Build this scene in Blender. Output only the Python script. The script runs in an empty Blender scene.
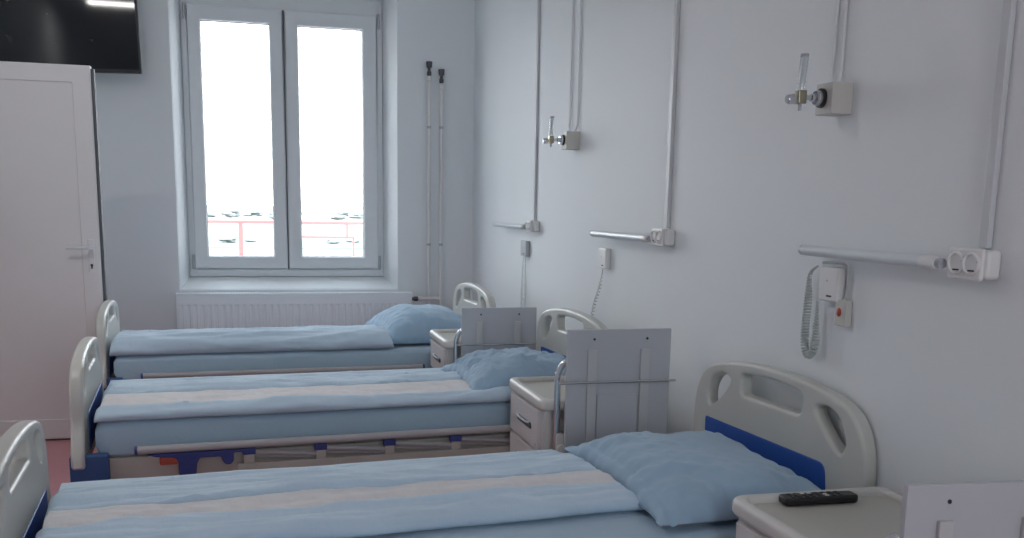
import bpy, bmesh, math, random
from mathutils import Vector, Matrix, noise

random.seed(7)
scene = bpy.context.scene
COL = scene.collection

# ---------------------------------------------------------------- camera
cam_data = bpy.data.cameras.new('camera')
cam = bpy.data.objects.new('camera', cam_data)
COL.objects.link(cam)
YAW, PITCH, ROLL = .2595, -.1743, .0181
_f = Vector((math.sin(YAW)*math.cos(PITCH), math.cos(YAW)*math.cos(PITCH), math.sin(PITCH)))
_r0 = _f.cross(Vector((0, 0, 1))).normalized()
_u0 = _r0.cross(_f)
_r = _r0*math.cos(ROLL) + _u0*math.sin(ROLL)
_u = -_r0*math.sin(ROLL) + _u0*math.cos(ROLL)
_m = Matrix((_r, _u, -_f)).transposed().to_4x4()
_m.translation = Vector((0, 0, 1.352))
cam.matrix_world = _m
cam_data.sensor_width = 36
cam_data.lens = 960/1024*36
cam_data.shift_y = (376.1-269)/1024
cam_data.clip_end = 5000
cam_data.clip_start = .05
scene.camera = cam

# ---------------------------------------------------------------- world, exposure
world = bpy.data.worlds.new('overcast_sky')
scene.world = world
world.use_nodes = True
wn = world.node_tree.nodes
wl = world.node_tree.links
wn.clear()
wo = wn.new('ShaderNodeOutputWorld')
wb = wn.new('ShaderNodeBackground')
wg = wn.new('ShaderNodeTexCoord')
ws = wn.new('ShaderNodeSeparateXYZ')
wr = wn.new('ShaderNodeValToRGB')
wr.color_ramp.elements[0].position = 0.0
wr.color_ramp.elements[0].color = (.93, .97, 1, 1)
wr.color_ramp.elements[1].position = .9
wr.color_ramp.elements[1].color = (.72, .86, 1, 1)
wl.new(wg.outputs['Generated'], ws.inputs[0])
wl.new(ws.outputs['Z'], wr.inputs[0])
wl.new(wr.outputs[0], wb.inputs[0])
wb.inputs[1].default_value = 6.0
wl.new(wb.outputs[0], wo.inputs[0])

scene.view_settings.view_transform = 'Standard'
scene.view_settings.look = 'None'
scene.view_settings.gamma = 1
scene.view_settings.use_curve_mapping = False
scene.view_settings.exposure = 0.9
LAMP = 30.0          # emission of the ceiling light diffusers
scene.cycles.use_denoising = True
scene.cycles.max_bounces = 12
scene.cycles.diffuse_bounces = 8
scene.cycles.transparent_max_bounces = 16
scene.cycles.sample_clamp_indirect = 6

# window portal: guides sky sampling through the window opening
pd = bpy.data.lights.new('window_portal', 'AREA')
pd.shape = 'RECTANGLE'
pd.size, pd.size_y = 1.5, 2.1
pd.cycles.is_portal = True
po = bpy.data.objects.new('window_portal', pd)
COL.objects.link(po)
po.location = (.222, 7.56, 1.8)
po.rotation_euler = (math.radians(-90), 0, 0)

pd2 = bpy.data.lights.new('fill_window_portal', 'AREA')  # guides sky sampling through the added fill window
pd2.shape = 'RECTANGLE'
pd2.size, pd2.size_y = .82, 1.4
pd2.cycles.is_portal = True
po2 = bpy.data.objects.new('fill_window_portal', pd2)
COL.objects.link(po2)
po2.location = (.82, -1.83, 1.7)
po2.rotation_euler = (math.radians(90), 0, 0)

# ---------------------------------------------------------------- materials
def mat(name, col, rough=.5, metal=0., bump=0., bscale=40., vary=0., vscale=8., spec=.5, sheen=0., trans=0., coat=0.):
    m = bpy.data.materials.new(name)
    m.use_nodes = True
    nt = m.node_tree
    b = nt.nodes['Principled BSDF']
    b.inputs['Roughness'].default_value = rough
    b.inputs['Metallic'].default_value = metal
    b.inputs['Specular IOR Level'].default_value = spec
    if sheen:
        b.inputs['Sheen Weight'].default_value = sheen
    if coat:
        b.inputs['Coat Weight'].default_value = coat
    tc = nt.nodes.new('ShaderNodeTexCoord')
    nz = nt.nodes.new('ShaderNodeTexNoise')
    nz.inputs['Scale'].default_value = vscale
    nz.inputs['Detail'].default_value = 4
    nt.links.new(tc.outputs['Object'], nz.inputs['Vector'])
    mx = nt.nodes.new('ShaderNodeMix')
    mx.data_type = 'RGBA'
    v = max(vary, .015)
    mx.inputs['A'].default_value = tuple(max(0, c*(1-v)) for c in col) + (1,)
    mx.inputs['B'].default_value = tuple(min(1, c*(1+v)) for c in col) + (1,)
    nt.links.new(nz.outputs['Fac'], mx.inputs['Factor'])
    nt.links.new(mx.outputs['Result'], b.inputs['Base Color'])
    if bump:
        n2 = nt.nodes.new('ShaderNodeTexNoise')
        n2.inputs['Scale'].default_value = bscale
        n2.inputs['Detail'].default_value = 3
        nt.links.new(tc.outputs['Object'], n2.inputs['Vector'])
        bp = nt.nodes.new('ShaderNodeBump')
        bp.inputs['Strength'].default_value = bump
        bp.inputs['Distance'].default_value = .01
        nt.links.new(n2.outputs['Fac'], bp.inputs['Height'])
        nt.links.new(bp.outputs['Normal'], b.inputs['Normal'])
    return m

def glass_mat(name, tint=(1, 1, 1), gloss=.06):
    m = bpy.data.materials.new(name)
    m.use_nodes = True
    nt = m.node_tree
    nt.nodes.clear()
    out = nt.nodes.new('ShaderNodeOutputMaterial')
    tr = nt.nodes.new('ShaderNodeBsdfTransparent')
    tr.inputs[0].default_value = tint + (1,)
    gl = nt.nodes.new('ShaderNodeBsdfGlossy')
    gl.inputs['Roughness'].default_value = .02
    lw = nt.nodes.new('ShaderNodeLayerWeight')
    lw.inputs[0].default_value = .25
    mu = nt.nodes.new('ShaderNodeMath')
    mu.operation = 'MULTIPLY_ADD'
    mu.inputs[1].default_value = .5
    mu.inputs[2].default_value = gloss
    nt.links.new(lw.outputs['Fresnel'], mu.inputs[0])
    mx = nt.nodes.new('ShaderNodeMixShader')
    nt.links.new(mu.outputs[0], mx.inputs[0])
    nt.links.new(tr.outputs[0], mx.inputs[1])
    nt.links.new(gl.outputs[0], mx.inputs[2])
    nt.links.new(mx.outputs[0], out.inputs[0])
    return m

def emit_mat(name, col, s):
    m = bpy.data.materials.new(name)
    m.use_nodes = True
    nt = m.node_tree
    b = nt.nodes['Principled BSDF']
    b.inputs['Base Color'].default_value = col + (1,)
    b.inputs['Emission Color'].default_value = col + (1,)
    b.inputs['Emission Strength'].default_value = s
    return m

M = dict(
    wall=mat('wall_paint', (.755, .785, .80), .6, bump=.03, bscale=12, vary=.012, vscale=2),
    ceiling=mat('ceiling_paint', (.86, .87, .88), .7),
    floor=mat('pink_vinyl', (.62, .30, .33), .45, vary=.06, vscale=30),
    pvc=mat('white_pvc', (.70, .73, .75), .35),
    pvc_door=mat('door_pvc', (.78, .78, .79), .4),
    gasket=mat('dark_gasket_and_gap', (.10, .11, .12), .6),
    rad=mat('radiator_enamel', (.80, .86, .90), .3),
    plast=mat('cream_plastic', (.56, .56, .52), .38, vary=.02, bump=.02, bscale=120),
    steel=mat('cream_steel', (.50, .48, .43), .4),
    bluep=mat('blue_plastic', (.020, .085, .36), .45),
    bluebracket=mat('blue_violet_plastic', (.035, .05, .22), .45),
    navy=mat('navy_bumper', (.03, .085, .24), .5),
    red=mat('red_plastic', (.42, .07, .04), .5),
    alu=mat('satin_rail', (.42, .41, .42), .42, metal=.0),
    chrome=mat('chrome', (.62, .63, .65), .16, metal=1.),
    darkmetal=mat('dark_metal', (.10, .10, .11), .35, metal=.8),
    sheet=mat('blue_sheet', (.40, .535, .64), .85, vary=.05, vscale=5, bump=.12, bscale=70, sheen=.25, spec=.2),
    duvet=mat('blue_duvet', (.53, .67, .79), .85, vary=.05, vscale=5, bump=.15, bscale=60, sheen=.3, spec=.2),
    pillow=mat('blue_pillow_case', (.31, .45, .58), .85, vary=.05, vscale=5, bump=.12, bscale=60, sheen=.3, spec=.2),
    quilt=mat('white_quilt', (.72, .72, .73), .9, vary=.05, vscale=20, bump=.2, bscale=60, spec=.2),
    board=mat('grey_white_laminate', (.50, .51, .54), .45),
    bracketp=mat('bracket_plastic', (.54, .55, .55), .45),
    edge=mat('board_edge', (.58, .59, .60), .5),
    cab=mat('cabinet_plastic', (.62, .60, .57), .42),
    tray=mat('tray_plastic', (.50, .49, .44), .42),
    drawer=mat('drawer_front', (.64, .61, .61), .45),
    black=mat('black_plastic', (.012, .012, .014), .35),
    screen=mat('tv_screen', (.010, .014, .018), .05, spec=.5),
    tvb=mat('tv_bezel', (.012, .013, .015), .4),
    wplast=mat('white_plastic', (.74, .74, .73), .35),
    gplast=mat('grey_plastic', (.42, .44, .47), .4),
    oxbox=mat('outlet_box_plastic', (.55, .54, .50), .45),
    cable=mat('painted_cable', (.70, .72, .74), .5),
    trunk=mat('trunking_plastic', (.56, .58, .60), .4),
    lampbar=mat('lamp_housing', (.66, .70, .72), .28),
    brass=mat('dull_brass', (.36, .33, .24), .3, metal=.9),
    cord=mat('grey_green_cord', (.50, .54, .53), .5),
    hole=mat('dark_hole', (.03, .03, .03), .7),
    red_rail=mat('red_railing_paint', (.46, .13, .12), .5),
    field=mat('dry_field', (.095, .087, .070), .9, vary=.15, vscale=.02),
    grass=mat('green_field', (.074, .088, .074), .9, vary=.15, vscale=.02),
    leaf=mat('haze_pale_foliage', (.21, .245, .24), .9, vary=.3, vscale=.5),  # base colour paled to stand in for distance haze
    bark=mat('far_bark', (.10, .08, .06), .9),
    concrete=mat('balcony_concrete', (.55, .53, .5), .8, vary=.05, vscale=4),
    glass=glass_mat('window_glass'),
    tube=glass_mat('clear_acrylic', (.90, .94, .96), .22),
    light=emit_mat('lit_diffuser', (1, .97, .93), LAMP),
)

# ---------------------------------------------------------------- helpers
def link(name, me, m=None, parent=None, smooth=True, angle=40, cloth=False):
    if isinstance(me, bmesh.types.BMesh):
        bm = me
        bmesh.ops.recalc_face_normals(bm, faces=bm.faces)
        me = bpy.data.meshes.new(name)
        bm.to_mesh(me)
        bm.free()
    if m is not None:
        me.materials.clear()
        for x in (m if isinstance(m, (list, tuple)) else [m]):
            me.materials.append(x)
    o = bpy.data.objects.new(name, me)
    COL.objects.link(o)
    if parent is not None:
        o.parent = parent
    if smooth:
        for p in me.polygons:
            p.use_smooth = True
        try:
            me.set_sharp_from_angle(angle=math.radians(angle))
        except Exception:
            pass
        if not cloth:
            wm = o.modifiers.new('weighted_normal', 'WEIGHTED_NORMAL')
            wm.keep_sharp = True
    return o

def tag(o, label=None, cat=None, group=None, kind=None):
    if label: o['label'] = label
    if cat: o['category'] = cat
    if group: o['group'] = group
    if kind: o['kind'] = kind
    return o

def empty(name, loc=(0, 0, 0), rz=0, label=None, cat=None, group=None):
    o = bpy.data.objects.new(name, None)
    COL.objects.link(o)
    o.location = loc
    o.rotation_euler = (0, 0, rz)
    o.empty_display_size = .05
    return tag(o, label, cat, group)

def copy_tree(o, parent=None):
    c = o.copy()
    COL.objects.link(c)
    if parent is not None:
        c.parent = parent
    for ch in [x for x in bpy.data.objects if x.parent == o]:
        copy_tree(ch, c)
    return c

def merge(dst, src):
    me = bpy.data.meshes.new('tmp')
    src.to_mesh(me)
    src.free()
    dst.from_mesh(me)
    bpy.data.meshes.remove(me)
    return dst

def add_box(bm, lo, hi, bevel=0., seg=2, mi=0):
    t = bmesh.new()
    bmesh.ops.create_cube(t, size=1)
    c = [(a+b)/2 for a, b in zip(lo, hi)]
    s = [abs(b-a) for a, b in zip(lo, hi)]
    for v in t.verts:
        v.co = Vector((v.co.x*s[0]+c[0], v.co.y*s[1]+c[1], v.co.z*s[2]+c[2]))
    if bevel:
        bmesh.ops.bevel(t, geom=t.edges[:]+t.verts[:], offset=bevel, segments=seg, profile=.5, affect='EDGES')
    for f in t.faces: f.material_index = mi
    return merge(bm, t)

def box(lo, hi, bevel=0., seg=2):
    return add_box(bmesh.new(), lo, hi, bevel, seg)

def add_tube(bm, pts, r, n=12, closed=False, mi=0):
    pts = [Vector(p) for p in pts]
    N = len(pts)
    rings = []
    up = None
    for i, p in enumerate(pts):
        if closed:
            d = pts[(i+1) % N]-pts[i-1]
        else:
            d = pts[min(i+1, N-1)]-pts[max(i-1, 0)]
        d.normalize()
        if up is None:
            up = Vector((0, 0, 1)) if abs(d.z) < .9 else Vector((1, 0, 0))
        a = d.cross(up).normalized()
        b = a.cross(d).normalized()
        up = b
        rr = r[i] if isinstance(r, (list, tuple)) else r
        rings.append([bm.verts.new(p+a*rr*math.cos(2*math.pi*k/n)+b*rr*math.sin(2*math.pi*k/n)) for k in range(n)])
    for i in range(N if closed else N-1):
        A, B = rings[i], rings[(i+1) % N]
        for k in range(n):
            f = bm.faces.new((A[k], A[(k+1) % n], B[(k+1) % n], B[k]))
            f.material_index = mi
    if not closed:
        bm.faces.new(rings[0][::-1]).material_index = mi
        bm.faces.new(rings[-1]).material_index = mi
    return bm

def tube(pts, r, n=12, closed=False):
    return add_tube(bmesh.new(), pts, r, n, closed)

def smooth_path(pts, k=6):
    P = [Vector(p) for p in pts]
    out = []
    for i in range(len(P)-1):
        p0, p1, p2, p3 = P[max(i-1, 0)], P[i], P[i+1], P[min(i+2, len(P)-1)]
        for j in range(k):
            t = j/k
            out.append(.5*((2*p1)+(-p0+p2)*t+(2*p0-5*p1+4*p2-p3)*t*t+(-p0+3*p1-3*p2+p3)*t**3))
    out.append(P[-1])
    return out

def coil(pts, R, r, pitch):
    path = smooth_path(pts, 24)
    L = [0]
    for a, b in zip(path, path[1:]): L.append(L[-1]+(b-a).length)
    n = int(L[-1]/pitch*10)
    out = []
    j = 0
    for i in range(n+1):
        s = L[-1]*i/n
        while j < len(L)-2 and L[j+1] < s: j += 1
        t = (s-L[j])/max(1e-6, L[j+1]-L[j])
        p = path[j].lerp(path[j+1], t)
        d = (path[j+1]-path[j]).normalized()
        a = d.cross(Vector((1, 0, 0)))
        if a.length < .1: a = d.cross(Vector((0, 0, 1)))
        a.normalize()
        b = a.cross(d)
        ph = 2*math.pi*s/pitch
        rr = R*min(1, 4*i/n, 4*(n-i)/n)
        out.append(p+a*rr*math.cos(ph)+b*rr*math.sin(ph))
    return tube(out, r, 6)

def lathe(prof, axis_o, axis_d, n=24):
    """prof: (distance along the axis, radius)"""
    d = Vector(axis_d).normalized()
    o = Vector(axis_o)
    a = d.orthogonal().normalized()
    b = d.cross(a)
    bm = bmesh.new()
    rings = []
    for t, r in prof:
        rings.append([bm.verts.new(o+d*t+(a*math.cos(2*math.pi*k/n)+b*math.sin(2*math.pi*k/n))*max(r, 1e-4)) for k in range(n)])
    for A, B in zip(rings, rings[1:]):
        for k in range(n):
            bm.faces.new((A[k], A[(k+1) % n], B[(k+1) % n], B[k]))
    bm.faces.new(rings[0][::-1])
    bm.faces.new(rings[-1])
    return bm

def slab(outline, holes, thick, bevel, to3d, res=6):
    """2-D outline with holes, extruded to a rounded slab; to3d maps (u, w, depth) to the object's space"""
    cu = bpy.data.curves.new('slab', 'CURVE')
    cu.dimensions = '2D'
    cu.fill_mode = 'BOTH'
    cu.extrude = max(thick/2-bevel, 1e-4)
    cu.bevel_depth = bevel
    cu.bevel_resolution = 3
    cu.offset = -bevel
    for loop in [outline]+holes:
        sp = cu.splines.new('POLY')
        sp.points.add(len(loop)-1)
        for p, q in zip(sp.points, loop):
            p.co = (q[0], q[1], 0, 1)
        sp.use_cyclic_u = True
    o = bpy.data.objects.new('slab', cu)
    COL.objects.link(o)
    dg = bpy.context.evaluated_depsgraph_get()
    me = bpy.data.meshes.new_from_object(o.evaluated_get(dg))
    bpy.data.objects.remove(o)
    bpy.data.curves.remove(cu)
    bm = bmesh.new()
    bm.from_mesh(me)
    bpy.data.meshes.remove(me)
    bmesh.ops.remove_doubles(bm, verts=bm.verts, dist=1e-5)
    for v in bm.verts:
        v.co = Vector(to3d(v.co.x, v.co.y, v.co.z))
    return bm

def round_poly(pts, k=6, closed=True):
    """closed smooth loop through points (Catmull-Rom)"""
    P = [Vector((p[0], p[1], 0)) for p in pts]
    n = len(P)
    out = []
    for i in range(n):
        p0, p1, p2, p3 = P[i-1], P[i], P[(i+1) % n], P[(i+2) % n]
        for j in range(k):
            t = j/k
            q = .5*((2*p1)+(-p0+p2)*t+(2*p0-5*p1+4*p2-p3)*t*t+(-p0+3*p1-3*p2+p3)*t**3)
            out.append((q.x, q.y))
    return out

def fillet(pts, r, k=5):
    """polygon with rounded corners"""
    out = []
    n = len(pts)
    for i in range(n):
        a, b, c = (Vector((*pts[i-1], 0)), Vector((*pts[i], 0)), Vector((*pts[(i+1) % n], 0)))
        rr = r[i] if isinstance(r, (list, tuple)) else r
        d1, d2 = (a-b), (c-b)
        rr = min(rr, d1.length*.49, d2.length*.49)
        p, q = b+d1.normalized()*rr, b+d2.normalized()*rr
        for j in range(k+1):
            t = j/k
            s = p*(1-t)**2+b*2*t*(1-t)+q*t*t
            out.append((s.x, s.y))
    return out

def fnoise(x, y, z=0.):
    return noise.noise(Vector((x, y, z)))

def ridge(x, y, z=0., k=2.6):
    return (1-min(1., abs(fnoise(x, y, z))*k))**1.6

# ---------------------------------------------------------------- the room
XR, XL, YF, YB, ZC = 1.56, -1.80, 7.10, -1.6, 3.2
tag(link('floor', box((XL-1.6, YB-.2, -.12), (XR+.2, YF+.4, 0)), M['floor']), kind='structure')
tag(link('ceiling', box((XL-1.6, YB-.2, ZC), (XR+.2, YF+.4, ZC+.12)), M['ceiling']), kind='structure')
tag(link('wall_right', box((XR, YB-.2, 0), (XR+.2, YF+.4, ZC)), M['wall']), kind='structure')
bm = box((XL, YB-.2, 0), (.40, YB, ZC))
add_box(bm, (1.24, YB-.2, 0), (XR, YB, ZC))
add_box(bm, (.40, YB-.2, 0), (1.24, YB, 1.0))
add_box(bm, (.40, YB-.2, 2.4), (1.24, YB, ZC))  # opening left for the added fill window
tag(link('wall_back', bm, M['wall']), kind='structure')
# left wall with the doorway the open door belongs to
bm = box((XL-.15, YB-.2, 0), (XL, 4.83, ZC))
add_box(bm, (XL-.15, 4.83, 2.10), (XL, 5.79, ZC))
add_box(bm, (XL-.15, 5.79, 0), (XL, YF+.4, ZC))
tag(link('wall_left', bm, M['wall']), kind='structure')
bm = box((XL-1.6, YB-.2, 0), (XL-1.5, YF+.4, ZC))
add_box(bm, (XL-1.5, 3.4, 0), (XL-.15, 3.5, ZC))
add_box(bm, (XL-1.5, 7.2, 0), (XL-.15, 7.3, ZC))
tag(link('wall_corridor', bm, M['wall']), kind='structure')
bm = bmesh.new()
for lo, hi in (((XL-.17, 4.83, 0), (XL+.012, 4.87, 2.10)), ((XL-.17, 5.75, 0), (XL+.012, 5.79, 2.10)), ((XL-.17, 4.83, 2.06), (XL+.012, 5.79, 2.10))):
    add_box(bm, lo, hi, .003)
tag(link('trim_1', bm, M['pvc_door']), kind='structure')

# far wall with the splayed window opening
def ring(y, x0, x1, z0, z1):
    return [(x0, y, z0), (x1, y, z0), (x1, y, z1), (x0, y, z1)]
bm = bmesh.new()
rings = [ring(YF, XL-.15, XR, 0, ZC), ring(YF, -.535, .998, .735, 2.87), ring(YF+.010, -.527, .991, .745, 2.86),
         ring(YF+.20, -.478, .922, .812, 2.80), ring(YF+.215, -.478, .922, .812, 2.80), ring(YF+.285, -.462, .906, .830, 2.78), ring(YF+.40, -.462, .906, .825, 2.78), ring(YF+.40, XL-.15, XR, 0, ZC)]
vr = [[bm.verts.new(p) for p in r] for r in rings]
for A, B in zip(vr, vr[1:]):
    for k in range(4):
        bm.faces.new((A[k], A[(k+1) % 4], B[(k+1) % 4], B[k]))
tag(link('wall_far', bm, M['wall'], angle=20), kind='structure')

# window: outer frame, two sashes, panes, hinge covers
def frame_bm(x0, x1, z0, z1, y0, y1, w, bevel=.006):
    l, r, b, t = w
    return slab(fillet([(x0, z0), (x1, z0), (x1, z1), (x0, z1)], .001, 1),
                [fillet([(x0+l, z0+b), (x1-r, z0+b), (x1-r, z1-t), (x0+l, z1-t)], .006, 2)], abs(y1-y0), bevel,
                lambda u, w_, d: (u, (y0+y1)/2+d, w_))
win = empty('window_1', (0, 0, 0))
tag(win, 'white two-leaf window with bright sky behind', 'window', kind='structure')
link('frame', frame_bm(-.477, .921, .813, 2.80, 7.31, 7.38, (.05, .055, .065, .11)), M['pvc'], win)
for x0, x1, px0, px1 in ((-.437, .216, -.344, .120), (.220, .879, .317, .772)):
    s = link('sash', frame_bm(x0, x1, .868, 2.69, 7.285, 7.35, (px0-x0, x1-px1, .963-.868, 2.69-2.59), .010), M['pvc'], win)
    link('gasket', frame_bm(px0-.004, px1+.004, .959, 2.594, 7.30, 7.34, (.007,)*4, .001), M['gasket'], s)
    link('pane', box((px0-.003, 7.318, .960), (px1+.003, 7.326, 2.593)), M['glass'], s, smooth=False)
link('meeting_gap', box((.2155, 7.283, .868), (.2205, 7.292, 2.69)), M['gasket'], win)
for x, z in ((-.447, 2.59), (.888, 2.60), (-.447, .872), (.888, .868)):
    h = link('hinge', tube([(x, 7.29, z), (x, 7.29, z+.105)], .010, 10), M['gplast'], win)

win2 = empty('added_fill_window', (0, 0, 0))  # unseen window, added behind the camera to fill the room with light
tag(win2, 'unseen white window added behind the camera for fill light', 'window', kind='structure')
link('frame', frame_bm(.40, 1.24, 1.0, 2.4, YB-.15, YB-.08, (.07, .07, .07, .07)), M['pvc'], win2)
link('pane', box((.46, YB-.118, 1.06), (1.18, YB-.110, 2.34)), M['glass'], win2, smooth=False)

# ---------------------------------------------------------------- outside
gb = box((-2500, 30, -9.2), (2500, 3500, -9))
tag(link('ground', gb, M['field'], smooth=False), kind='structure')
bm = bmesh.new()
for k, (x0, x1, y0, y1) in enumerate(((-400, 60, 230, 330), (60, 420, 175, 300), (-200, 500, 420, 560))):
    add_box(bm, (x0, y0, -9.0), (x1, y1, -8.9))
tag(link('meadow', bm, M['grass'], smooth=False), kind='structure')
tag(link('balcony_floor', box((-1.9, 7.52, .30), (1.9, 8.6, .42)), M['concrete'], smooth=False), kind='structure')
rail = empty('balcony_railing', (0, 8.4, .42), label='red metal railing outside the window', cat='railing')
link('top_rail', box((-1.85, -.015, .757), (1.85, .015, .783), .003), M['red_rail'], rail)
link('lower_rail', box((.15, -.010, .641), (.808, .010, .660), .003), M['red_rail'], rail)
for x, w in ((-1.80, .018), (-.132, .018), (1.80, .018)):
    link('post', box((x-w, -w, 0), (x+w, w, .757), .003), M['red_rail'], rail)
link('post', box((.737, -.008, .645), (.752, .008, .757), .001), M['red_rail'], rail)
link('post', box((.791, -.008, 0), (.807, .008, .645), .001), M['red_rail'], rail)
link('post', box((.15, -.006, 0), (.162, .006, .645), .001), M['red_rail'], rail)

def tree(x, y, h, w, seed, label, group):
    rnd = random.Random(seed)
    t = empty('tree', (x, y, -9), rnd.random()*6, label, 'tree', group)
    bm = bmesh.new()
    for k in range(7):
        b2 = bmesh.new()
        bmesh.ops.create_icosphere(b2, subdivisions=3, radius=1)
        cx, cy, cz = rnd.uniform(-.5, .5)*w, rnd.uniform(-.5, .5)*w, rnd.uniform(.25, .75)*h
        rr = rnd.uniform(.28, .45)
        for v in b2.verts:
            q = 1+.25*fnoise(v.co.x*3+k, v.co.y*3, v.co.z*3+seed)
            v.co = Vector((v.co.x*w*rr*1.3*q+cx, v.co.y*w*rr*1.3*q+cy, v.co.z*h*rr*.6*q+cz))
        merge(bm, b2)
    link('crown', bm, M['leaf'], t)
    link('trunk', tube([(0, 0, 0), (0, 0, h*.5)], [.05*h, .03*h], 8), M['bark'], t)
for k in range(30):
    x = -110+k*13.5+random.uniform(-2.5, 2.5)
    tree(x, 640+(k % 3)*40+random.uniform(-8, 8), random.uniform(4.5, 8), random.uniform(7.5, 8.5), k,
         'pale distant tree in the far tree line beyond the railing', 'trees of the far tree line')
for k, (x, y) in enumerate(((-16, 262), (-7.5, 258), (-1.5, 264), (7, 262), (19, 258), (25, 266), (31, 262), (88, 262), (98, 258), (108, 264))):
    tree(x, y, random.uniform(1.6, 2.6), random.uniform(2, 3.4), 40+k,
         'small bush on the bright field below the railing rail', 'bushes in the field')

# ---------------------------------------------------------------- open door
door = empty('door_1', (-.845, 5.77, 0), math.radians(-.3))
tag(door, 'white plastic door leaf standing open', 'door', kind='structure')
DW = .915
panel = box((-DW+.02, .008, .03), (-.02, .042, 2.04))
link('leaf_panel', panel, M['pvc_door'], door)
def yz(u, w, d): return (u, .025+d, w)
link('leaf_frame', slab(fillet([(-DW, .012), (0, .012), (0, 2.06), (-DW, 2.06)], .003, 2),
     [fillet([(-DW+.1, .125), (-.096, .125), (-.096, 1.968), (-DW+.1, 1.968)], .006, 2)], .05, .005, yz), M['pvc_door'], door)
link('seal', box((.0, .012, .02), (.016, .050, 2.045)), M['gasket'], door)
link('bottom_gap_shade', box((-DW+.005, .015, .002), (-.005, .040, .013)), M['gasket'], door)  # dark strip standing for the shade in the gap under the leaf
hd = link('handle_plate', box((-.062, -.008, .955), (-.030, .0, 1.135), .004), M['pvc_door'], door)
bm = tube(smooth_path([(-.046, -.004, 1.09), (-.046, -.042, 1.09), (-.062, -.050, 1.09), (-.10, -.050, 1.09), (-.165, -.048, 1.09)]), .009, 10)
link('handle', bm, M['pvc'], hd)
kh = lathe([(0, .0001), (0, .007), (.001, .007)], (-.046, -.0085, .993), (0, -1, 0), 14)
add_box(kh, (-.050, -.0095, .974), (-.042, -.0085, .992))
link('keyhole', kh, M['hole'], hd)
hg = bmesh.new()
for z in (.25, 1.0, 1.8):
    add_tube(hg, [(-DW-.006, -.004, z), (-DW-.006, -.004, z+.10)], .012, 10)
link('hinge', hg, M['pvc'], door)

# ---------------------------------------------------------------- television
tv = empty('television', (-1.185, 6.92, 2.155), 0, 'black television on the wall above the open door', 'television')
tv.rotation_euler = (0, math.radians(-1.6), 0)
link('housing', box((-.485, 0, 0), (.485, .045, .57), .008), M['tvb'], tv)
link('screen', box((-.472, -.003, .022), (.472, .002, .558), .001), M['screen'], tv)
bm = box((-.10, .045, .18), (.10, .085, .40), .004)
add_box(bm, (-.04, .06, .24), (.04, .172, .34), .004)
add_box(bm, (-.12, .160, .20), (.12, .174, .38), .003)
link('wall_mount', bm, M['darkmetal'], tv)

# ---------------------------------------------------------------- radiator and pipes
rad = empty('radiator', (.265, 7.03, 0), 0, 'white panel radiator under the window', 'radiator')
W2 = .812
nx = 35
prof = []
bm = bmesh.new()
rowz = [(.17, 0), (.18, 1), (.60, 1), (.635, 1), (.645, 0), (.70, 0)]
cols = []
for i in range(nx*6+1):
    x = -W2+2*W2*i/(nx*6)
    ph = i % 6
    dep = [0, 0, .006, .006, .006, 0][ph]
    cols.append((x, dep))
grid = [[bm.verts.new((x, -.05+d*k, z)) for x, d in cols] for z, k in rowz]
for A, B in zip(grid, grid[1:]):
    for i in range(len(cols)-1):
        bm.faces.new((A[i], A[i+1], B[i+1], B[i]))
add_box(bm, (-W2, -.036, .17), (W2, .045, .695), .004)
link('panel', bm, M['rad'], rad, angle=25)
gr = bmesh.new()
add_box(gr, (-W2-.004, -.048, .700), (W2+.004, -.040, .722), .002)
add_box(gr, (-W2-.004, .040, .700), (W2+.004, .048, .722), .002)
for i in range(81):
    x = -W2+2*W2*i/80
    add_box(gr, (x-.004, -.041, .712), (x+.004, .041, .720))
link('top_grille', gr, M['rad'], rad)
for s in (-1, 1):
    link('side_cover', box((s*(W2+.001), -.052, .165), (s*(W2+.008), .048, .722), .002), M['rad'], rad)
vb = lathe([(0, .012), (.02, .012), (.02, .018), (.045, .018), (.05, .012)], (W2+.01, 0, .672), (1, 0, 0), 14)
link('valve', vb, M['darkmetal'], rad)
pp = smooth_path([(W2+.062, 0, .672), (W2+.12, 0, .675), (W2+.19, 0, .675), (W2+.218, .0, .668), (W2+.225, 0, .64), (W2+.225, 0, .30), (W2+.225, 0, .0)])
link('supply_pipe', tube(pp, .015, 12), M['wplast'], rad)
for x in (-.48, .48):
    link('foot', box((x-.02, -.02, 0), (x+.02, .02, .17), .003), M['rad'], rad)
for x, zt, lb in ((1.222, 2.366, 'taller left white heating pipe on the wall right of the window'), (1.312, 2.318, 'shorter right white heating pipe with dark tip, near the room corner')):
    p = empty('heating_pipe', (x, 7.068, 0), 0, lb, 'pipe', 'vertical heating pipes')
    link('pipe', tube([(0, 0, .0 if x < 1.3 else .0), (0, 0, zt-.10)], .0130, 14), M['wplast'], p)
    link('union', lathe([(0, .013), (.004, .018), (.03, .018), (.034, .013)], (0, 0, zt-.135), (0, 0, 1), 12), M['wplast'], p)
    link('air_vent', lathe([(0, .012), (.008, .016), (.03, .016), (.034, .011), (.055, .011), (.058, .020), (.098, .023), (.10, .019)], (0, 0, zt-.10), (0, 0, 1), 14), M['darkmetal'], p)
    for z in (1.06, 1.9):
        cl = bmesh.new()
        add_tube(cl, [(0, 0, z), (0, 0, z+.018)], .0145, 12)
        add_tube(cl, [(0, 0, z+.009), (0, .030, z+.009)], .005, 8)
        link('clamp', cl, M['gplast'], p)

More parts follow.
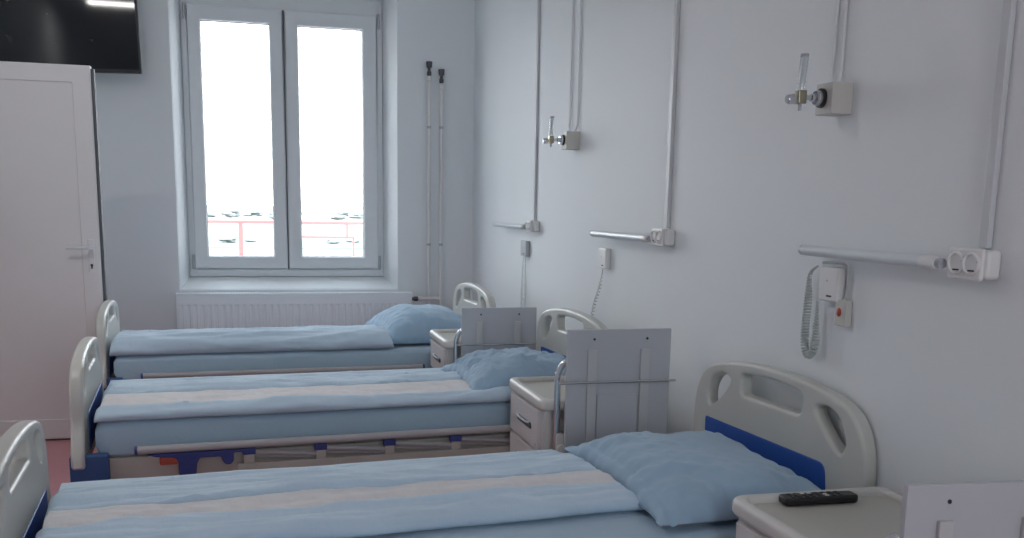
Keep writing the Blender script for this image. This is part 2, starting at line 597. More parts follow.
# ---------------------------------------------------------------- hospital bed (x towards the head, y across, origin on the floor under the headboard)
BL = 2.085
HW = .449
def scale_z(z, top):
    return .40+(z-.40)*(top-.40)/(.886-.40)
def board_outline(top):
    half = [(0, .887), (.10, .884), (.20, .875), (.29, .860), (.36, .838), (.404, .803), (.432, .755), (.446, .69), (.449, .60), (.449, .38)]
    pts = [(v, scale_z(z, top)) for v, z in half]
    return pts+[(-v, z) for v, z in reversed(pts)][:-1]
def dense(pts):
    return pts
def make_end(name, top, x, facing, parent):
    """facing: +1 when the blue panel looks towards +x"""
    def t3(u, w, d): return (x+d*facing, u, w)
    out = board_outline(top)
    # smooth the upper arc
    up = [p for p in out]
    sm = []
    n = len(up)
    P = [Vector((*p, 0)) for p in up]
    for i in range(n):
        p0, p1, p2, p3 = P[i-1], P[i], P[(i+1) % n], P[(i+2) % n]
        if p1.y < .52*top and p2.y < .52*top:
            sm.append((p1.x, p1.y)); continue
        for j in range(4):
            t = j/4
            q = .5*((2*p1)+(-p0+p2)*t+(2*p0-5*p1+4*p2-p3)*t*t+(-p0+3*p1-3*p2+p3)*t**3)
            sm.append((q.x, q.y))
    S = lambda L: [(v, scale_z(z, top)) for v, z in L]
    h2 = fillet(S([(-.158, .778), (.158, .778), (.160, .842), (.0, .856), (-.160, .842)]), [.022, .022, .02, .1, .02])
    h1 = round_poly(S([(.224, .812), (.262, .826), (.320, .808), (.352, .770), (.356, .730), (.340, .710), (.300, .732), (.246, .780)]), 4)
    h3 = [(-a, b) for a, b in reversed(h1)]
    b = link(name, slab(sm, [h2, h1, h3], .046, .012, t3), M['plast'], parent, angle=60)
    f = facing
    pt_ = .668 if f < 0 else .61
    pan = fillet(S([(-.318, .44), (.35, .44), (.36, pt_), (-.285, pt_)]), [.02, .02, .01, .03])
    link('blue_panel', slab(pan, [], .012, .003, lambda u, w, d: (x+f*(.0205+d), u, w)), M['bluep'], b)
    # raised rib under the holes
    for sgn in (-1, 1):
        bm = bmesh.new()
        add_box(bm, (x-.10 if f < 0 else x-.030, sgn*.467-.024, .275), (x+.030 if f < 0 else x+.10, sgn*.467+.024, .455), .008)
        link('corner_bumper', bm, M['navy'], b)
    return b

def make_bed(label):
    root = empty('hospital_bed', (0, 0, 0), 0, label, 'bed', 'hospital beds in a row')
    make_end('headboard', .887, 0, -1, root)
    make_end('footboard', .80, -BL, 1, root)
    # chassis
    bm = bmesh.new()
    for s in (-1, 1):
        add_box(bm, (-BL+.03, s*.422-.015, .345), (-.03, s*.422+.015, .428), .006)
    for xx in (-.05, -.7, -1.4, -BL+.06):
        add_box(bm, (xx-.02, -.41, .36), (xx+.02, .41, .414), .004)
    link('frame', bm, M['steel'], root)
    bm = bmesh.new()
    for i in range(17):
        xx = -BL+.09+i*.1165
        add_box(bm, (xx, -.415, .415), (xx+.095, .415, .431), .003)
    link('mattress_platform', bm, M['steel'], root)
    bm = bmesh.new()
    for s in (-1, 1):
        add_box(bm, (-1.82, s*.34-.02, .13), (-.25, s*.34+.02, .18), .005)
    for xx in (-1.75, -.32):
        add_box(bm, (xx-.02, -.34, .135), (xx+.02, .34, .175), .004)
    add_tube(bm, [(-.5, -.28, .16), (-.7, -.28, .41)], .018, 10)
    add_tube(bm, [(-.5, .28, .16), (-.7, .28, .41)], .018, 10)
    add_tube(bm, [(-1.45, -.28, .16), (-1.65, -.28, .41)], .018, 10)
    add_tube(bm, [(-1.45, .28, .16), (-1.65, .28, .41)], .018, 10)
    link('undercarriage', bm, M['steel'], root)
    for xx in (-1.75, -.32):
        for s in (-1, 1):
            lg = link('caster', tube([(xx, s*.34, .13), (xx, s*.34, .085)], .014, 10), M['darkmetal'], root)
            w = lathe([(-.014, .030), (-.014, .046), (-.010, .05), (.010, .05), (.014, .046), (.014, .030)], (xx+.02, s*.34, .05), (0, 1, 0), 20)
            link('wheel', w, M['black'], lg)
    # folded side rails
    for s in (-1, 1):
        y = s*.482
        bm = tube([(-1.888, y, .463), (-.425, y, .463)], .0150, 16)
        sr = link('side_rail', bm, M['alu'], root)
        for xe in (-1.898, -.425):
            link('end_cap', tube([(xe, y, .463), (xe+.010, y, .463)], .0165, 16), M['bluebracket'], sr)
        link('lower_bar', box((-1.545, y-.012, .345), (-.40, y+.012, .391), .004), M['steel'], sr)
        # latch bracket
        pts = fillet([(-1.86, .447), (-1.48, .447), (-1.48, .437), (-1.555, .436), (-1.555, .405), (-1.565, .392), (-1.585, .392), (-1.595, .405),
                      (-1.60, .424), (-1.675, .424), (-1.685, .405), (-1.69, .36), (-1.75, .36), (-1.75, .415), (-1.765, .430), (-1.83, .436)], .008, 3)
        link('latch', slab(pts, [], .026, .004, lambda u, w, d: (u, y+d, w)), M['bluebracket'], sr)
        link('release_clip', box((-1.815, y-.012, .404), (-1.752, y+.012, .433), .006), M['red'], sr)
        for xx in (-1.50, -1.235, -.968, -.70):
            c = link('clamp', box((xx-.024, y-.014, .424), (xx+.024, y+.014, .449), .004), M['bluebracket'], sr)
            c2 = link('stub', box((xx-.019, y-.011, .391), (xx+.019, y+.011, .424), .003), M['steel'], sr)
            bm = bmesh.new()
            x2 = xx+.25
            add_tube(bm, [(xx+.02, y+s*.002, .432), (min(x2, -.42), y+s*.002, .410)], .009, 8)
            add_tube(bm, [(xx+.02, y-s*.006, .412), (min(x2, -.42), y-s*.006, .396)], .0055, 8)
            link('upright', bm, M['alu'], sr)
    return root

BEDS = {  # x of the headboard, y of the centre line, yaw
    'near': (1.505, 2.554, .072), 'mid': (1.41, 4.21, .072), 'far': (1.275, 5.75, .050)}
bed0 = make_bed('hospital bed nearest the camera, blue headboard panel showing behind the pillow')
bedm = copy_tree(bed0)
bedf = copy_tree(bed0)
for o, k, lb in ((bed0, 'near', None), (bedm, 'mid', 'middle hospital bed of the row, its lowered side rail in full view'),
                 (bedf, 'far', 'hospital bed farthest from the camera, beside the radiator')):
    o.location = (BEDS[k][0], BEDS[k][1], 0)
    o.rotation_euler = (0, 0, BEDS[k][2])
    if lb: o['label'] = lb

def place(o, k):
    o.location = (BEDS[k][0], BEDS[k][1], 0)
    o.rotation_euler = (0, 0, BEDS[k][2])
    return o

# mattress in its blue sheet
def mattress(seed):
    bm = bmesh.new()
    x0, x1, y0, y1, z0, z1 = -BL+.055, -.03, -.44, .44, .4325, .561
    prof = []   # cross-section loop (y, z)
    R = .032
    for cx, cz, a0 in ((y1-R, z1-R, 0), (y0+R, z1-R, 90), (y0+R*.5, z0+R*.5, 180), (y1-R*.5, z0+R*.5, 270)):
        for j in range(6):
            a = math.radians(a0+18*j)
            rr = R if cz > .5 else R*.5
            prof.append((cx+rr*math.cos(a), cz+rr*math.sin(a)))
    # subdivide long spans
    loop = []
    n = len(prof)
    for i in range(n):
        a, b = prof[i], prof[(i+1) % n]
        L = math.hypot(a[0]-b[0], a[1]-b[1])
        k = max(1, int(L/.03))
        for j in range(k):
            loop.append((a[0]+(b[0]-a[0])*j/k, a[1]+(b[1]-a[1])*j/k))
    N = 110
    rings = []
    for i in range(N+1):
        t = i/N
        x = x0+(x1-x0)*t
        e = min(x-x0, x1-x)
        sh = math.sqrt(max(0, 1-(1-min(1, e/.03))**2))
        rr = []
        for y, z in loop:
            zz = .51+(z-.51)*(.55+.45*sh)
            yy = y*(.985+.015*sh)
            nn = fnoise(x*3, y*4+seed, z*18)*.006+fnoise(x*9+2, z*26, seed+y*5)*.003
            side = 1 if abs(y) > .40 else .4
            yy += math.copysign(1, y)*(nn*side-.002*side)
            zz += (nn*.5-.003) if z > .53 else 0
            rr.append(bm.verts.new((x, yy, max(zz, z0+.0005))))
        rings.append(rr)
    L = len(loop)
    for A, B in zip(rings, rings[1:]):
        for k in range(L):
            bm.faces.new((A[k], A[(k+1) % L], B[(k+1) % L], B[k]))
    bm.faces.new(rings[0][::-1]); bm.faces.new(rings[-1])
    return bm
for k, lb in (('near', 'mattress in a light blue sheet on the bed nearest the camera'), ('mid', 'mattress in a light blue sheet on the middle bed'),
              ('far', 'mattress in a light blue sheet on the bed by the radiator')):
    o = place(link('mattress', mattress({'near': 1, 'mid': 5, 'far': 9}[k]), M['sheet'], cloth=True), k)
    tag(o, lb, 'mattress', 'mattresses in blue sheets')

# duvets: a closed folded cover, white quilt showing in its slit
def duvet_mesh(prof, s0, s1, seed, slit=None, amp=1.0, N=230):
    """prof(s) -> list of (v, z) from near edge to far edge on top; the underside rests on the mattress"""
    bm = bmesh.new()
    rings = []
    zb = .5625
    for i in range(N+1):
        t = i/N
        s = s0+(s1-s0)*t
        e = min(s-s0, s1-s)
        sh = math.sqrt(max(0., 1-(1-min(1, e/.035))**2))
        pts = prof(s)
        ring_ = []
        for v, z, w in pts:
            lng = fnoise(s*1.6+seed, v*15, seed)*.012 + fnoise(s*3.2+seed, v*36, seed+4)*.0075
            lng += (ridge(s*1.3+seed, v*13+s*1.2, seed+20)-.5)*.012 + (ridge(s*2.2+seed, v*24-s*2.0, seed+25, 3.2)-.4)*.006
            crs = fnoise(s*14+seed, v*3.5, seed+8)*.0035 + fnoise(s*30, v*22, seed+2)*.0012
            zz = z+(lng+crs)*w*amp
            vv = v+fnoise(s*5, z*30, seed+3)*.010+fnoise(s*17, z*40, seed+6)*.003
            zz = zb+(zz-zb)*(.35+.65*sh)
            zz = max(zz, zb+.002)
            ring_.append(bm.verts.new((-s, vv, zz)))
        v0, v1 = pts[0][0], pts[-1][0]
        nb = 8
        for j in range(1, nb):
            ring_.append(bm.verts.new((-s, v1-.008+(v0+.016-v1)*j/nb, zb)))
        rings.append(ring_)
    L = len(rings[0])
    for A, B in zip(rings, rings[1:]):
        for k in range(L):
            bm.faces.new((A[k], A[(k+1) % L], B[(k+1) % L], B[k]))
    bm.faces.new(rings[0][::-1]); bm.faces.new(rings[-1])
    return bm

def cross(keys, n=90):
    """smooth cross-section through keys (v, z), resampled evenly by arc length"""
    P = smooth_path([(a, b, 0) for a, b in keys], 10)
    L = [0]
    for a, b in zip(P, P[1:]): L.append(L[-1]+(b-a).length)
    out = []
    j = 0
    for i in range(n+1):
        s = L[-1]*i/n
        while j < len(L)-2 and L[j+1] < s: j += 1
        t = (s-L[j])/max(1e-9, L[j+1]-L[j])
        out.append(P[j].lerp(P[j+1], t))
    return out

def near_keys(s):
    a = -.095+.03*fnoise(s*2.7, 3)+.012*fnoise(s*9, 5)
    b = .055+.035*fnoise(s*2.6, 13)+.014*fnoise(s*9, 15)
    e = -.245+.01*fnoise(s*2, 20)+.16*max(0, (s-1.2)/.8)**1.3*.0
    return [(e+.006, .566), (e-.006, .578), (e+.004, .596), (e+.035, .607), (a-.05, .611), (a-.006, .612), (a+.004, .604), (a+.012, .582),
            ((a+b)/2, .580), (b-.012, .582), (b-.002, .606), (b+.012, .614), (b+.12, .607), (.28, .590), (.36, .572), (.43, .565), (.436, .564)]
def mid_keys(s):
    a = -.375+.03*fnoise(s*2.7, 33)+.014*fnoise(s*9, 35)
    b = -.095+.04*fnoise(s*2.6, 43)+.016*fnoise(s*9, 45)
    e = -.448+.006*fnoise(s*2, 50)
    return [(e+.008, .566), (e-.004, .580), (e+.002, .598), (e+.022, .610), (a-.02, .613), (a-.004, .612), (a+.004, .602), (a+.012, .584),
            ((a+b)/2, .582), (b-.012, .584), (b-.002, .608), (b+.014, .616), (b+.10, .611), (.10, .594), (.24, .574), (.37, .567), (.43, .565), (.436, .564)]
def far_keys(s):
    e = -.445+.006*fnoise(s*2, 70)
    m = .01*fnoise(s*1.5, 71)
    return [(e+.010, .566), (e-.006, .592), (e+.004, .630), (e+.045, .652), (-.30, .662+m), (-.20, .652+m), (-.13, .634), (-.09, .624), (-.05, .634),
            (.03, .632-m), (.14, .614-m), (.28, .594), (.39, .578), (.43, .570), (.436, .565)]
def prof_of(keys):
    def f(s):
        P = cross(keys(s))
        n = len(P)
        return [(p.x, p.y, min(1, i/6, (n-1-i)/6)) for i, p in enumerate(P)]
    return f
def quilt_mesh(keys, s0, s1, ia, ib, seed, N=200, K=22):
    bm = bmesh.new()
    rows = []
    for i in range(N+1):
        s = s0+(s1-s0)*i/N
        kk = keys(s)
        a, b = kk[ia][0]-.012, kk[ib][0]+.012
        top, bot = [], []
        for j in range(K+1):
            v = a+(b-a)*j/K
            c = math.sin(math.pi*j/K)**.5
            z = .596+.010*c+(fnoise(s*4+seed, v*26, seed)*.008+fnoise(s*16, v*18, seed+3)*.006+fnoise(s*34, v*50, seed+5)*.0022)*c
            top.append(bm.verts.new((-s, v, z)))
            bot.append(bm.verts.new((-s, v, .590)))
        rows.append(top+bot[::-1])
    L = len(rows[0])
    for A, B in zip(rows, rows[1:]):
        for k in range(L):
            bm.faces.new((A[k], A[(k+1) % L], B[(k+1) % L], B[k]))
    bm.faces.new(rows[0][::-1]); bm.faces.new(rows[-1])
    return bm
for k, keys, s0, s1, slit, seed, lb in (
        ('near', near_keys, .55, 2.03, (6, 10), 2.3, 'folded blue duvet with a white strip down the middle, on the bed nearest the camera'),
        ('mid', mid_keys, .40, 2.03, (6, 10), 8.1, 'folded blue duvet with a broad white strip, on the middle bed'),
        ('far', far_keys, .58, 2.045, None, 14.7, 'plain blue folded duvet without a white strip, on the bed by the radiator')):
    o = place(link('duvet', duvet_mesh(prof_of(keys), s0, s1, seed), M['duvet'], angle=80, cloth=True), k)
    tag(o, lb, 'duvet', 'folded blue duvets')
    if slit:
        q = link('quilt_lining', quilt_mesh(keys, s0+.01, s1-.015, slit[0], slit[1], seed), M['quilt'], o, angle=80, cloth=True)
        q['label'] = 'white quilt showing in the slit of the cover'

# pillows
def pillow_mesh(seed, LA, LB, H, crumple):
    NA, NB = 64, 80
    bm = bmesh.new()
    def pt(i, j, top):
        a, b = -1+2*i/NA, -1+2*j/NB
        fa, fb = 1-abs(a)**2.6, 1-abs(b)**2.6
        h = max(0, fa)**.55*max(0, fb)**.55
        x = a*LA*(1-.10*(1-b*b)*a*a)
        y = b*LB*(1-.07*(1-a*a)*b*b)
        edge = max(abs(a), abs(b))
        # folds running in from the seams
        rad = fnoise(b*7+seed, a*1.4, seed)*.5*(a*a)+fnoise(a*7+seed, b*1.4, seed+5)*.5*(b*b)
        fr = max(0, -a)**1.3
        rad += (ridge(b*3.6+a*.9+seed, a*.45+b*.3, seed+30, 2.2)-.35)*.50*fr*(1-fr*.5) + (ridge(b*7+seed, a*.9, seed+31, 2.4)-.35)*.20*fr
        rad += crumple*(ridge(b*2.2-a*2.5+seed, a*1.5, seed+33, 3)-.3)
        wr = (rad*.030+fnoise(a*2.5+seed, b*2.5, seed+9)*.010+fnoise(a*11+b*6+seed, b*9-a*5, seed+11)*(.0012+.012*crumple))*min(1, (1-edge)*6)
        if top:
            z = .020+h*H+wr*1.5*(.35+.65*h)+.004*fnoise(a*9, b*9, seed)-.007*math.exp(-((a+.86)/.03)**2)
        else:
            z = .020-.019*max(0, fa)**.3*max(0, fb)**.3
        return Vector((x+.006*fnoise(b*8, seed), y+.006*fnoise(a*8, seed+2), z))
    T = [[None]*(NB+1) for _ in range(NA+1)]
    B = [[None]*(NB+1) for _ in range(NA+1)]
    for i in range(NA+1):
        for j in range(NB+1):
            T[i][j] = bm.verts.new(pt(i, j, True))
            B[i][j] = bm.verts.new(pt(i, j, False)) if 0 < i < NA and 0 < j < NB else T[i][j]
    for i in range(NA):
        for j in range(NB):
            bm.faces.new((T[i][j], T[i+1][j], T[i+1][j+1], T[i][j+1]))
            q = (B[i][j], B[i][j+1], B[i+1][j+1], B[i+1][j])
            if len(set(q)) >= 3:
                try: bm.faces.new(q)
                except ValueError: pass
    # hem flange around the edge
    return bm
for k, seed, LA, LB, H, s, v, z, tilt, rz, lb in (
        ('near', 3.1, .272, .395, .095, .300, -.05, .566, 0, -.07, 'plump light blue pillow on the bed nearest the camera'),
        ('mid', 7.7, .285, .295, .11, .312, -.10, .588, 1.5, -.03, 'crumpled light blue pillow on the middle bed'),
        ('far', 11.2, .30, .38, .17, .325, .01, .5635, 0, .02, 'light blue pillow on the bed by the radiator')):
    o = link('pillow', pillow_mesh(seed, LA, LB, H, {'near': .03, 'mid': .22, 'far': .06}[k]), M['pillow'], angle=80, cloth=True)
    hx, hy, yaw = BEDS[k]
    R = Matrix.Rotation(yaw, 4, 'Z')
    o.matrix_world = Matrix.Translation((hx, hy, 0)) @ R @ Matrix.Translation((-s, v, z)) @ Matrix.Rotation(rz, 4, 'Z') @ Matrix.Rotation(math.radians(-tilt), 4, 'Y')
    tag(o, lb, 'pillow', 'blue pillows')

# ---------------------------------------------------------------- bedside cabinets (origin: floor, front far corner; x towards the wall, y away from the camera)
CW, CD, CH = .44, .49, .675   # depth to the wall, width along the wall, height of the rim
def make_cabinet(label, drop):
    t = empty('bedside_cabinet', (0, 0, 0), 0, label, 'cabinet', 'bedside cabinets')
    bm = box((.02, .03, .07), (CW-.01, CD-.02, .640), .010)
    link('body', bm, M['cab'], t)
    # tray top with a rolled rim
    out = fillet([(0, 0), (CW, 0), (CW, CD), (0, CD)], .045, 6)
    inn = fillet([(.035, .03), (CW-.02, .03), (CW-.02, CD-.03), (.035, CD-.03)], .035, 6)
    tr = link('tray_top', slab(out, [inn], .044, .0155, lambda u, w, d: (u, w, .653+d)), M['cab'], t, angle=60)
    link('tray_surface', box((.03, .025, .640), (CW-.015, CD-.025, .656)), M['tray'], t)
    # front: drawer and door
    dr = link('drawer', box((.004, .055, .475), (.022, CD-.045, .622), .004), M['drawer'], t)
    bmh = slab(fillet([(.135, .540), (.315, .540), (.315, .556), (.305, .564), (.145, .564), (.135, .556)], .006, 3), [], .006, .0015, lambda u, w, d: (.001+d, u, w))
    link('recess_plate', bmh, M['darkmetal'], dr)
    link('handle', tube(smooth_path([(.004, .150, .561), (-.008, .16, .561), (-.010, .225, .560), (-.008, .29, .561), (.004, .30, .561)]), .004, 8), M['gplast'], dr)
    link('lock', lathe([(0, .006), (.004, .006), (.005, .004)], (.005, .075, .497), (-1, 0, 0), 12), M['gplast'], dr)
    dd = link('door', box((.004, .055, .11), (.022, CD-.045, .462), .004), M['drawer'], t)
    link('door_handle', tube(smooth_path([(.004, .21, .40), (-.012, .225, .40), (-.016, .27, .398), (-.012, .32, .40), (.004, .335, .40)]), .0055, 8), M['darkmetal'], dd)
    for xx in (.07, CW-.07):
        for yy in (.08, CD-.08):
            w = lathe([(-.01, .02), (-.01, .030), (.01, .030), (.01, .02)], (xx, yy, .032), (0, 1, 0), 16)
            add_tube(w, [(xx, yy, .03), (xx, yy, .075)], .007, 8)
            link('caster', w, M['black'], t)
    # folded over-bed table hanging on the side towards the camera
    z0 = -drop
    pl = link('table_post', box((.052, -.028, .30), (.082, .024, .555), .006), M['cab'], t)
    link('knob', lathe([(0, .010), (.008, .016), (.022, .016), (.026, .010)], (.066, -.028, .505), (0, -1, 0), 12), M['cab'], pl)
    link('table_post', box((CW-.01, -.028, .30), (CW+.018, .024, .555), .006), M['cab'], t)
    for xx, sg in ((.058, 1), (CW+.004, -1)):
        pts = [(xx, -.006, .45), (xx, -.006, .735+z0), (xx+sg*.004, -.008, .775+z0), (xx+sg*.016, -.014, .805+z0), (xx+sg*.04, -.02, .820+z0)]
        if sg < 0: pts = [(xx, -.006, .45), (xx, -.006, .70+z0), (xx, -.010, .81+z0)]
        link('support_tube', tube(smooth_path(pts), .012, 14), M['chrome'] if sg > 0 else M['gplast'], t)
    bd = link('folded_table', box((.078, -.045, .43+z0), (.470, -.027, .932+z0), .003), M['board'], t)
    for xx in (.152, .352):
        link('bracket', box((xx, -.056, .44+z0), (xx+.034, -.045, .862+z0), .003), M['bracketp'], bd)
        link('screw', lathe([(0, .0045), (.002, .0045), (.0025, .003)], (xx+.025, -.045, .898+z0), (0, -1, 0), 10), M['hole'], bd)
    link('lower_flap', box((.192, -.052, .44+z0), (.346, -.045, .700+z0), .003), M['board'], bd)
    link('cross_rod', tube([(.048, -.061, .746+z0), (.486, -.061, .746+z0)], .0048, 10), M['chrome'], bd)
    return t
c1 = make_cabinet('bedside cabinet between the middle bed and the nearest bed, its folded board raised high', 0)
c1.location = (.963, 3.215, 0)
c2 = make_cabinet('bedside cabinet between the far bed and the middle bed', .085)
c2.location = (.908, 4.765, 0)
c3 = copy_tree(c2)
c3['label'] = 'bedside cabinet at the bottom right of the photo with a black remote on its tray'
c3.location = (1.085, 1.545, 0)
for ch in c3.children:            # the hanging board of this cabinet stands a little askew
    if ch.name.startswith('folded_table'):
        ch.matrix_basis = Matrix.Translation((.092, -.036, 0)) @ Matrix.Rotation(-.09, 4, 'Z') @ Matrix.Diagonal((.90, 1, 1, 1)) @ Matrix.Translation((-.078, .036, 0))

rc = empty('remote_control', (1.305, 1.985, .6565), math.radians(-2), 'black remote control lying on the cabinet tray nearest the camera', 'remote control')
link('body', slab(fillet([(-.098, -.024), (.098, -.022), (.098, .022), (-.098, .024)], .012, 4), [], .020, .006, lambda u, w, d: (u, w, .0105+d)), M['black'], rc)
for i in range(8):
    for j in range(3):
        if (i, j) in ((1, 1),): continue
        b = box((-.08+i*.018, -.016+j*.012, .019), (-.07+i*.018, -.009+j*.012, .0225), .0012)
        link('button', b, M['wplast'] if (i, j) in ((2, 2), (3, 2), (5, 1), (5, 0)) else M['black'], rc)
ringb = lathe([(0, .009), (.0025, .009), (.003, .008)], (-.057, 0, .0195), (0, 0, 1), 18)
link('navigation_ring', ringb, M['black'], rc)

# ---------------------------------------------------------------- right wall services
def trunking(y, z0, lb):
    bm = box((XR-.016, y-.013, z0), (XR-.0005, y+.013, ZC-.005), .003)
    o = link('cable_trunking', bm, M['trunk'])
    tag(o, lb, 'cable trunking', 'vertical cable trunking on the right wall')
trunking(5.405, 1.274, 'grey vertical cable trunking above the farthest wall socket')
trunking(3.520, 1.281, 'vertical cable trunking above the middle wall socket')
trunking(1.800, 1.281, 'vertical cable trunking above the wall socket nearest the camera')

def socket(y0, y1, lb):
    """y0 near end, y1 far end; two outlets at the far end of the box"""
    t = empty('wall_socket', (XR, (y0+y1)/2, 1.214), 0, lb, 'wall socket', 'double sockets on the right wall')
    L = (y1-y0)/2
    link('box', box((-.040, -L, 0), (-.0005, L, .064), .010, 3), M['wplast'], t)
    bm = box((-.052, max(-L+.004, L-.102), -.004), (-.038, L+.004, .068), .007, 3)
    p = link('cover', bm, M['wplast'], t)
    for yy in (L-.026, L-.074):
        rg = lathe([(-.001, .0255), (.004, .0255), (.0055, .0235), (.0056, .0215), (.0006, .0200), (.0005, .001)], (-.052, yy, .033), (-1, 0, 0), 28)
        link('outlet', rg, M['wplast'], p)
        pin = bmesh.new()
        add_box(pin, (-.0532, yy-.010, .0165), (-.0520, yy+.010, .0200))
        add_box(pin, (-.0532, yy-.0185, .036), (-.0520, yy-.0145, .043))
        link('contact', pin, M['hole'], p)
    return t
socket(1.752, 1.858, 'white double wall socket nearest the camera, at the right edge of the photo')
socket(3.455, 3.572, 'white double wall socket between the middle and nearest beds')
socket(5.315, 5.430, 'small-looking white wall socket over the farthest bedside cabinet')

def reading_lamp(y0, y1, z0, z1, lb):
    t = empty('reading_lamp', (XR, (y0+y1)/2, (z0+z1)/2), 0, lb, 'reading lamp', 'tube reading lamps on the right wall')
    L = (y1-y0)/2
    t.rotation_euler = (math.atan2(z1-z0, y1-y0), 0, 0)
    a = tube([(-.058, -L+.05, 0), (-.058, L-.012, 0)], .0150, 18)
    link('tube', a, M['lampbar'], t)
    link('end_cap', lathe([(0, .0150), (.012, .014), (.014, .010)], (-.058, L-.012, 0), (0, 1, 0), 16), M['gplast'], t)
    link('switch_head', lathe([(0, .012), (.004, .0145), (.012, .0160), (.05, .0160)], (-.058, -L+.008, 0), (0, 1, 0), 20), M['wplast'], t)
    link('plug', tube([(-.055, -L-.006, 0), (-.055, -L+.014, 0)], .012, 12), M['gplast'], t)
    br = bmesh.new()
    for yy in (-L+.12, L-.10):
        add_box(br, (-.05, yy-.012, -.010), (-.0005, yy+.012, .010), .002)
    link('bracket', br, M['wplast'], t)
reading_lamp(1.880, 2.457, 1.243, 1.247, 'longest-looking wall reading lamp, next to the socket nearest the camera')
reading_lamp(3.580, 4.252, 1.238, 1.238, 'shiny wall reading lamp above the middle bed')
reading_lamp(5.452, 6.170, 1.240, 1.240, 'wall reading lamp above the farthest bed')

def oxygen(y0, y1, z0, z1, depth, tilt, lb, lines):
    t = empty('oxygen_outlet', (XR, (y0+y1)/2, (z0+z1)/2), 0, lb, 'oxygen outlet', 'oxygen outlets on the right wall')
    w, h = (y1-y0)/2, (z1-z0)/2
    link('box', box((-depth, -w, -h), (-.0005, w, h), .003), M['oxbox'], t)
    k = 1
    rb = lathe([(0, .026), (.007, .026), (.008, .022)], (-depth, .008, .002), (-1, 0, 0), 28)
    link('black_ring', rb, M['black'], t)
    ch = lathe([(.006, .021), (.016, .021), (.018, .018), (.022, .018), (.022, .011), (.034, .011), (.036, .007), (.056, .007)], (-depth, .008, .002), (-1, 0, 0), 26)
    link('coupling', ch, M['chrome'], t)
    fm = box((-depth-.078, -.006, -.016), (-depth-.054, .022, .020), .003)
    f = link('flowmeter', fm, M['brass'], t)
    kn = lathe([(0, .007), (.006, .008), (.008, .014), (.026, .013), (.030, .010)], (-depth-.077, .008, -.002), (-1, 0, -.15), 18)
    link('knob', kn, M['chrome'], f)
    sp = tube([(-depth-.066, .008, -.016), (-depth-.066, .008, -.034)], .005, 10)
    link('nipple', sp, M['gplast'], f)
    tp = Vector((-depth-.066+.008*tilt, .008, .112))
    link('flow_tube', tube([(-depth-.066, .008, .018), tp], .0110, 16), M['tube'], f)
    link('inner_tube_highlight', tube([(-depth-.066, .008, .018), Vector((-depth-.066, .008, .018)).lerp(tp, .96)], .0055, 10), M['wplast'], f)  # inner tube made wide and white to stand in for bright highlights
    link('tube_cap', tube([tp-Vector((0, 0, .004)), tp+Vector((0, 0, .002))], .0115, 16), M['gplast'], f)
    for dy, dx in lines:
        p = smooth_path([(-.02, dy*.5, h-.002), (-.010, dy, h+.03), (-.0075, dy, h+.08), (-.0075, dy, h+.3), (-.0075, dy, ZC-(z0+z1)/2-.003)])
        link('supply_line', tube(p, .005, 10), M['cable'], t)
oxygen(2.354, 2.434, 1.615, 1.698, .064, .6, 'oxygen outlet with flowmeter nearest the camera, high on the right wall', ((.056, 0), (.014, 0)))
oxygen(4.645, 4.727, 1.640, 1.726, .070, .4, 'oxygen outlet with flowmeter farther along the right wall, above the middle bed', ((.105, 0), (-.02, 0)))

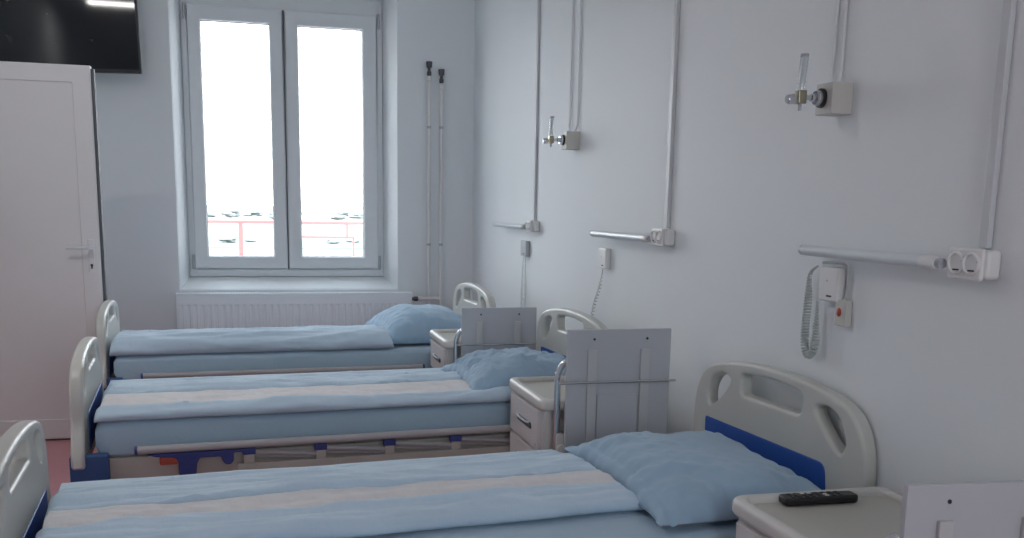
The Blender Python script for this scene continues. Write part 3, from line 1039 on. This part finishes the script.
def handset(y0, y1, z0, z1, pts, lb, mb, cr=(.010, .0028, .0085), body_d=.028):
    t = empty('nurse_call_handset', (XR, (y0+y1)/2, (z0+z1)/2), 0, lb, 'nurse call', 'nurse call handsets on the right wall')
    w, h = (y1-y0)/2, (z1-z0)/2
    link('body', box((-body_d, -w, -h), (-.0005, w, h), .007, 3), mb, t)
    bm = box((-body_d-.0015, -w*.45, -h*.72), (-body_d+.002, w*.05, -h*.62), .0005)
    link('indicator', bm, M['hole'], t)
    link('speaker_dot', lathe([(0, .003), (.001, .003)], (-body_d, w*.1, h*.2), (-1, 0, 0), 10), M['gplast'], t)
    c = Vector(t.location)
    P = [Vector(p)-c for p in pts]
    link('coiled_cord', coil(P, *cr), M['cord'], t)
    return t
h3 = handset(2.318, 2.412, 1.108, 1.204, [(1.535, 2.425, 1.203), (1.535, 2.462, 1.175), (1.535, 2.462, 1.10), (1.535, 2.468, 1.02), (1.535, 2.462, .968), (1.535, 2.440, .945), (1.535, 2.415, .97), (1.535, 2.412, 1.03), (1.538, 2.42, 1.105)],
             'nurse call handset with a looped coiled cord under the lamp nearest the camera', M['wplast'])
h2 = handset(4.148, 4.245, 1.079, 1.174, [(1.54, 4.20, 1.078), (1.54, 4.21, 1.045), (1.54, 4.235, .985), (1.535, 4.275, .92), (1.535, 4.31, .85), (1.535, 4.325, .76)],
             'nurse call handset hanging over the middle bed headboard', M['wplast'], (.0065, .0022, .019))
h1 = handset(5.510, 5.628, 1.064, 1.156, [(1.54, 5.565, 1.065), (1.54, 5.59, 1.03), (1.54, 5.60, .90), (1.54, 5.605, .76), (1.54, 5.57, .70), (1.54, 5.535, .76), (1.54, 5.535, .90), (1.54, 5.54, 1.065)],
             'grey nurse call handset farthest from the camera, above the farthest cabinet', M['gplast'], (.006, .0020, .017))
cb = empty('call_button', (XR, 2.306, 1.082), 0, 'small beige call box with a red button on the right wall', 'call button')
link('body', box((-.022, -.026, -.036), (-.0005, .026, .036), .004), M['oxbox'], cb)
rbm = lathe([(0, .012), (.002, .012), (.0045, .008), (.005, .001)], (-.022, .004, .002), (-1, 0, 0), 20)
for v in rbm.verts: v.co.y *= .8
link('red_button', rbm, M['red'], cb)
link('cord', tube(smooth_path([(-.010, .0, .035), (-.010, -.012, .075), (-.010, -.010, .115), (-.010, .006, .133), (-.010, .06, .134), (-.014, .11, .131)]), .004, 8), M['cord'], cb)

# ---------------------------------------------------------------- ceiling lights
for x, y, lb in ((-1.25, 3.72, 'ceiling light panel above the open floor, mirrored in the television'),):
    cl = empty('ceiling_light', (x, y, ZC), 0, lb, 'ceiling light')
    link('housing', slab(fillet([(-.24, -.115), (.24, -.115), (.24, .115), (-.24, .115)], .01, 2), [fillet([(-.22, -.095), (.22, -.095), (.22, .095), (-.22, .095)], .004, 2)], .04, .004, lambda u, w, d: (u, w, -.0205+d)), M['pvc'], cl)
    link('diffuser', box((-.222, -.097, -.036), (.222, .097, -.028)), M['light'], cl)
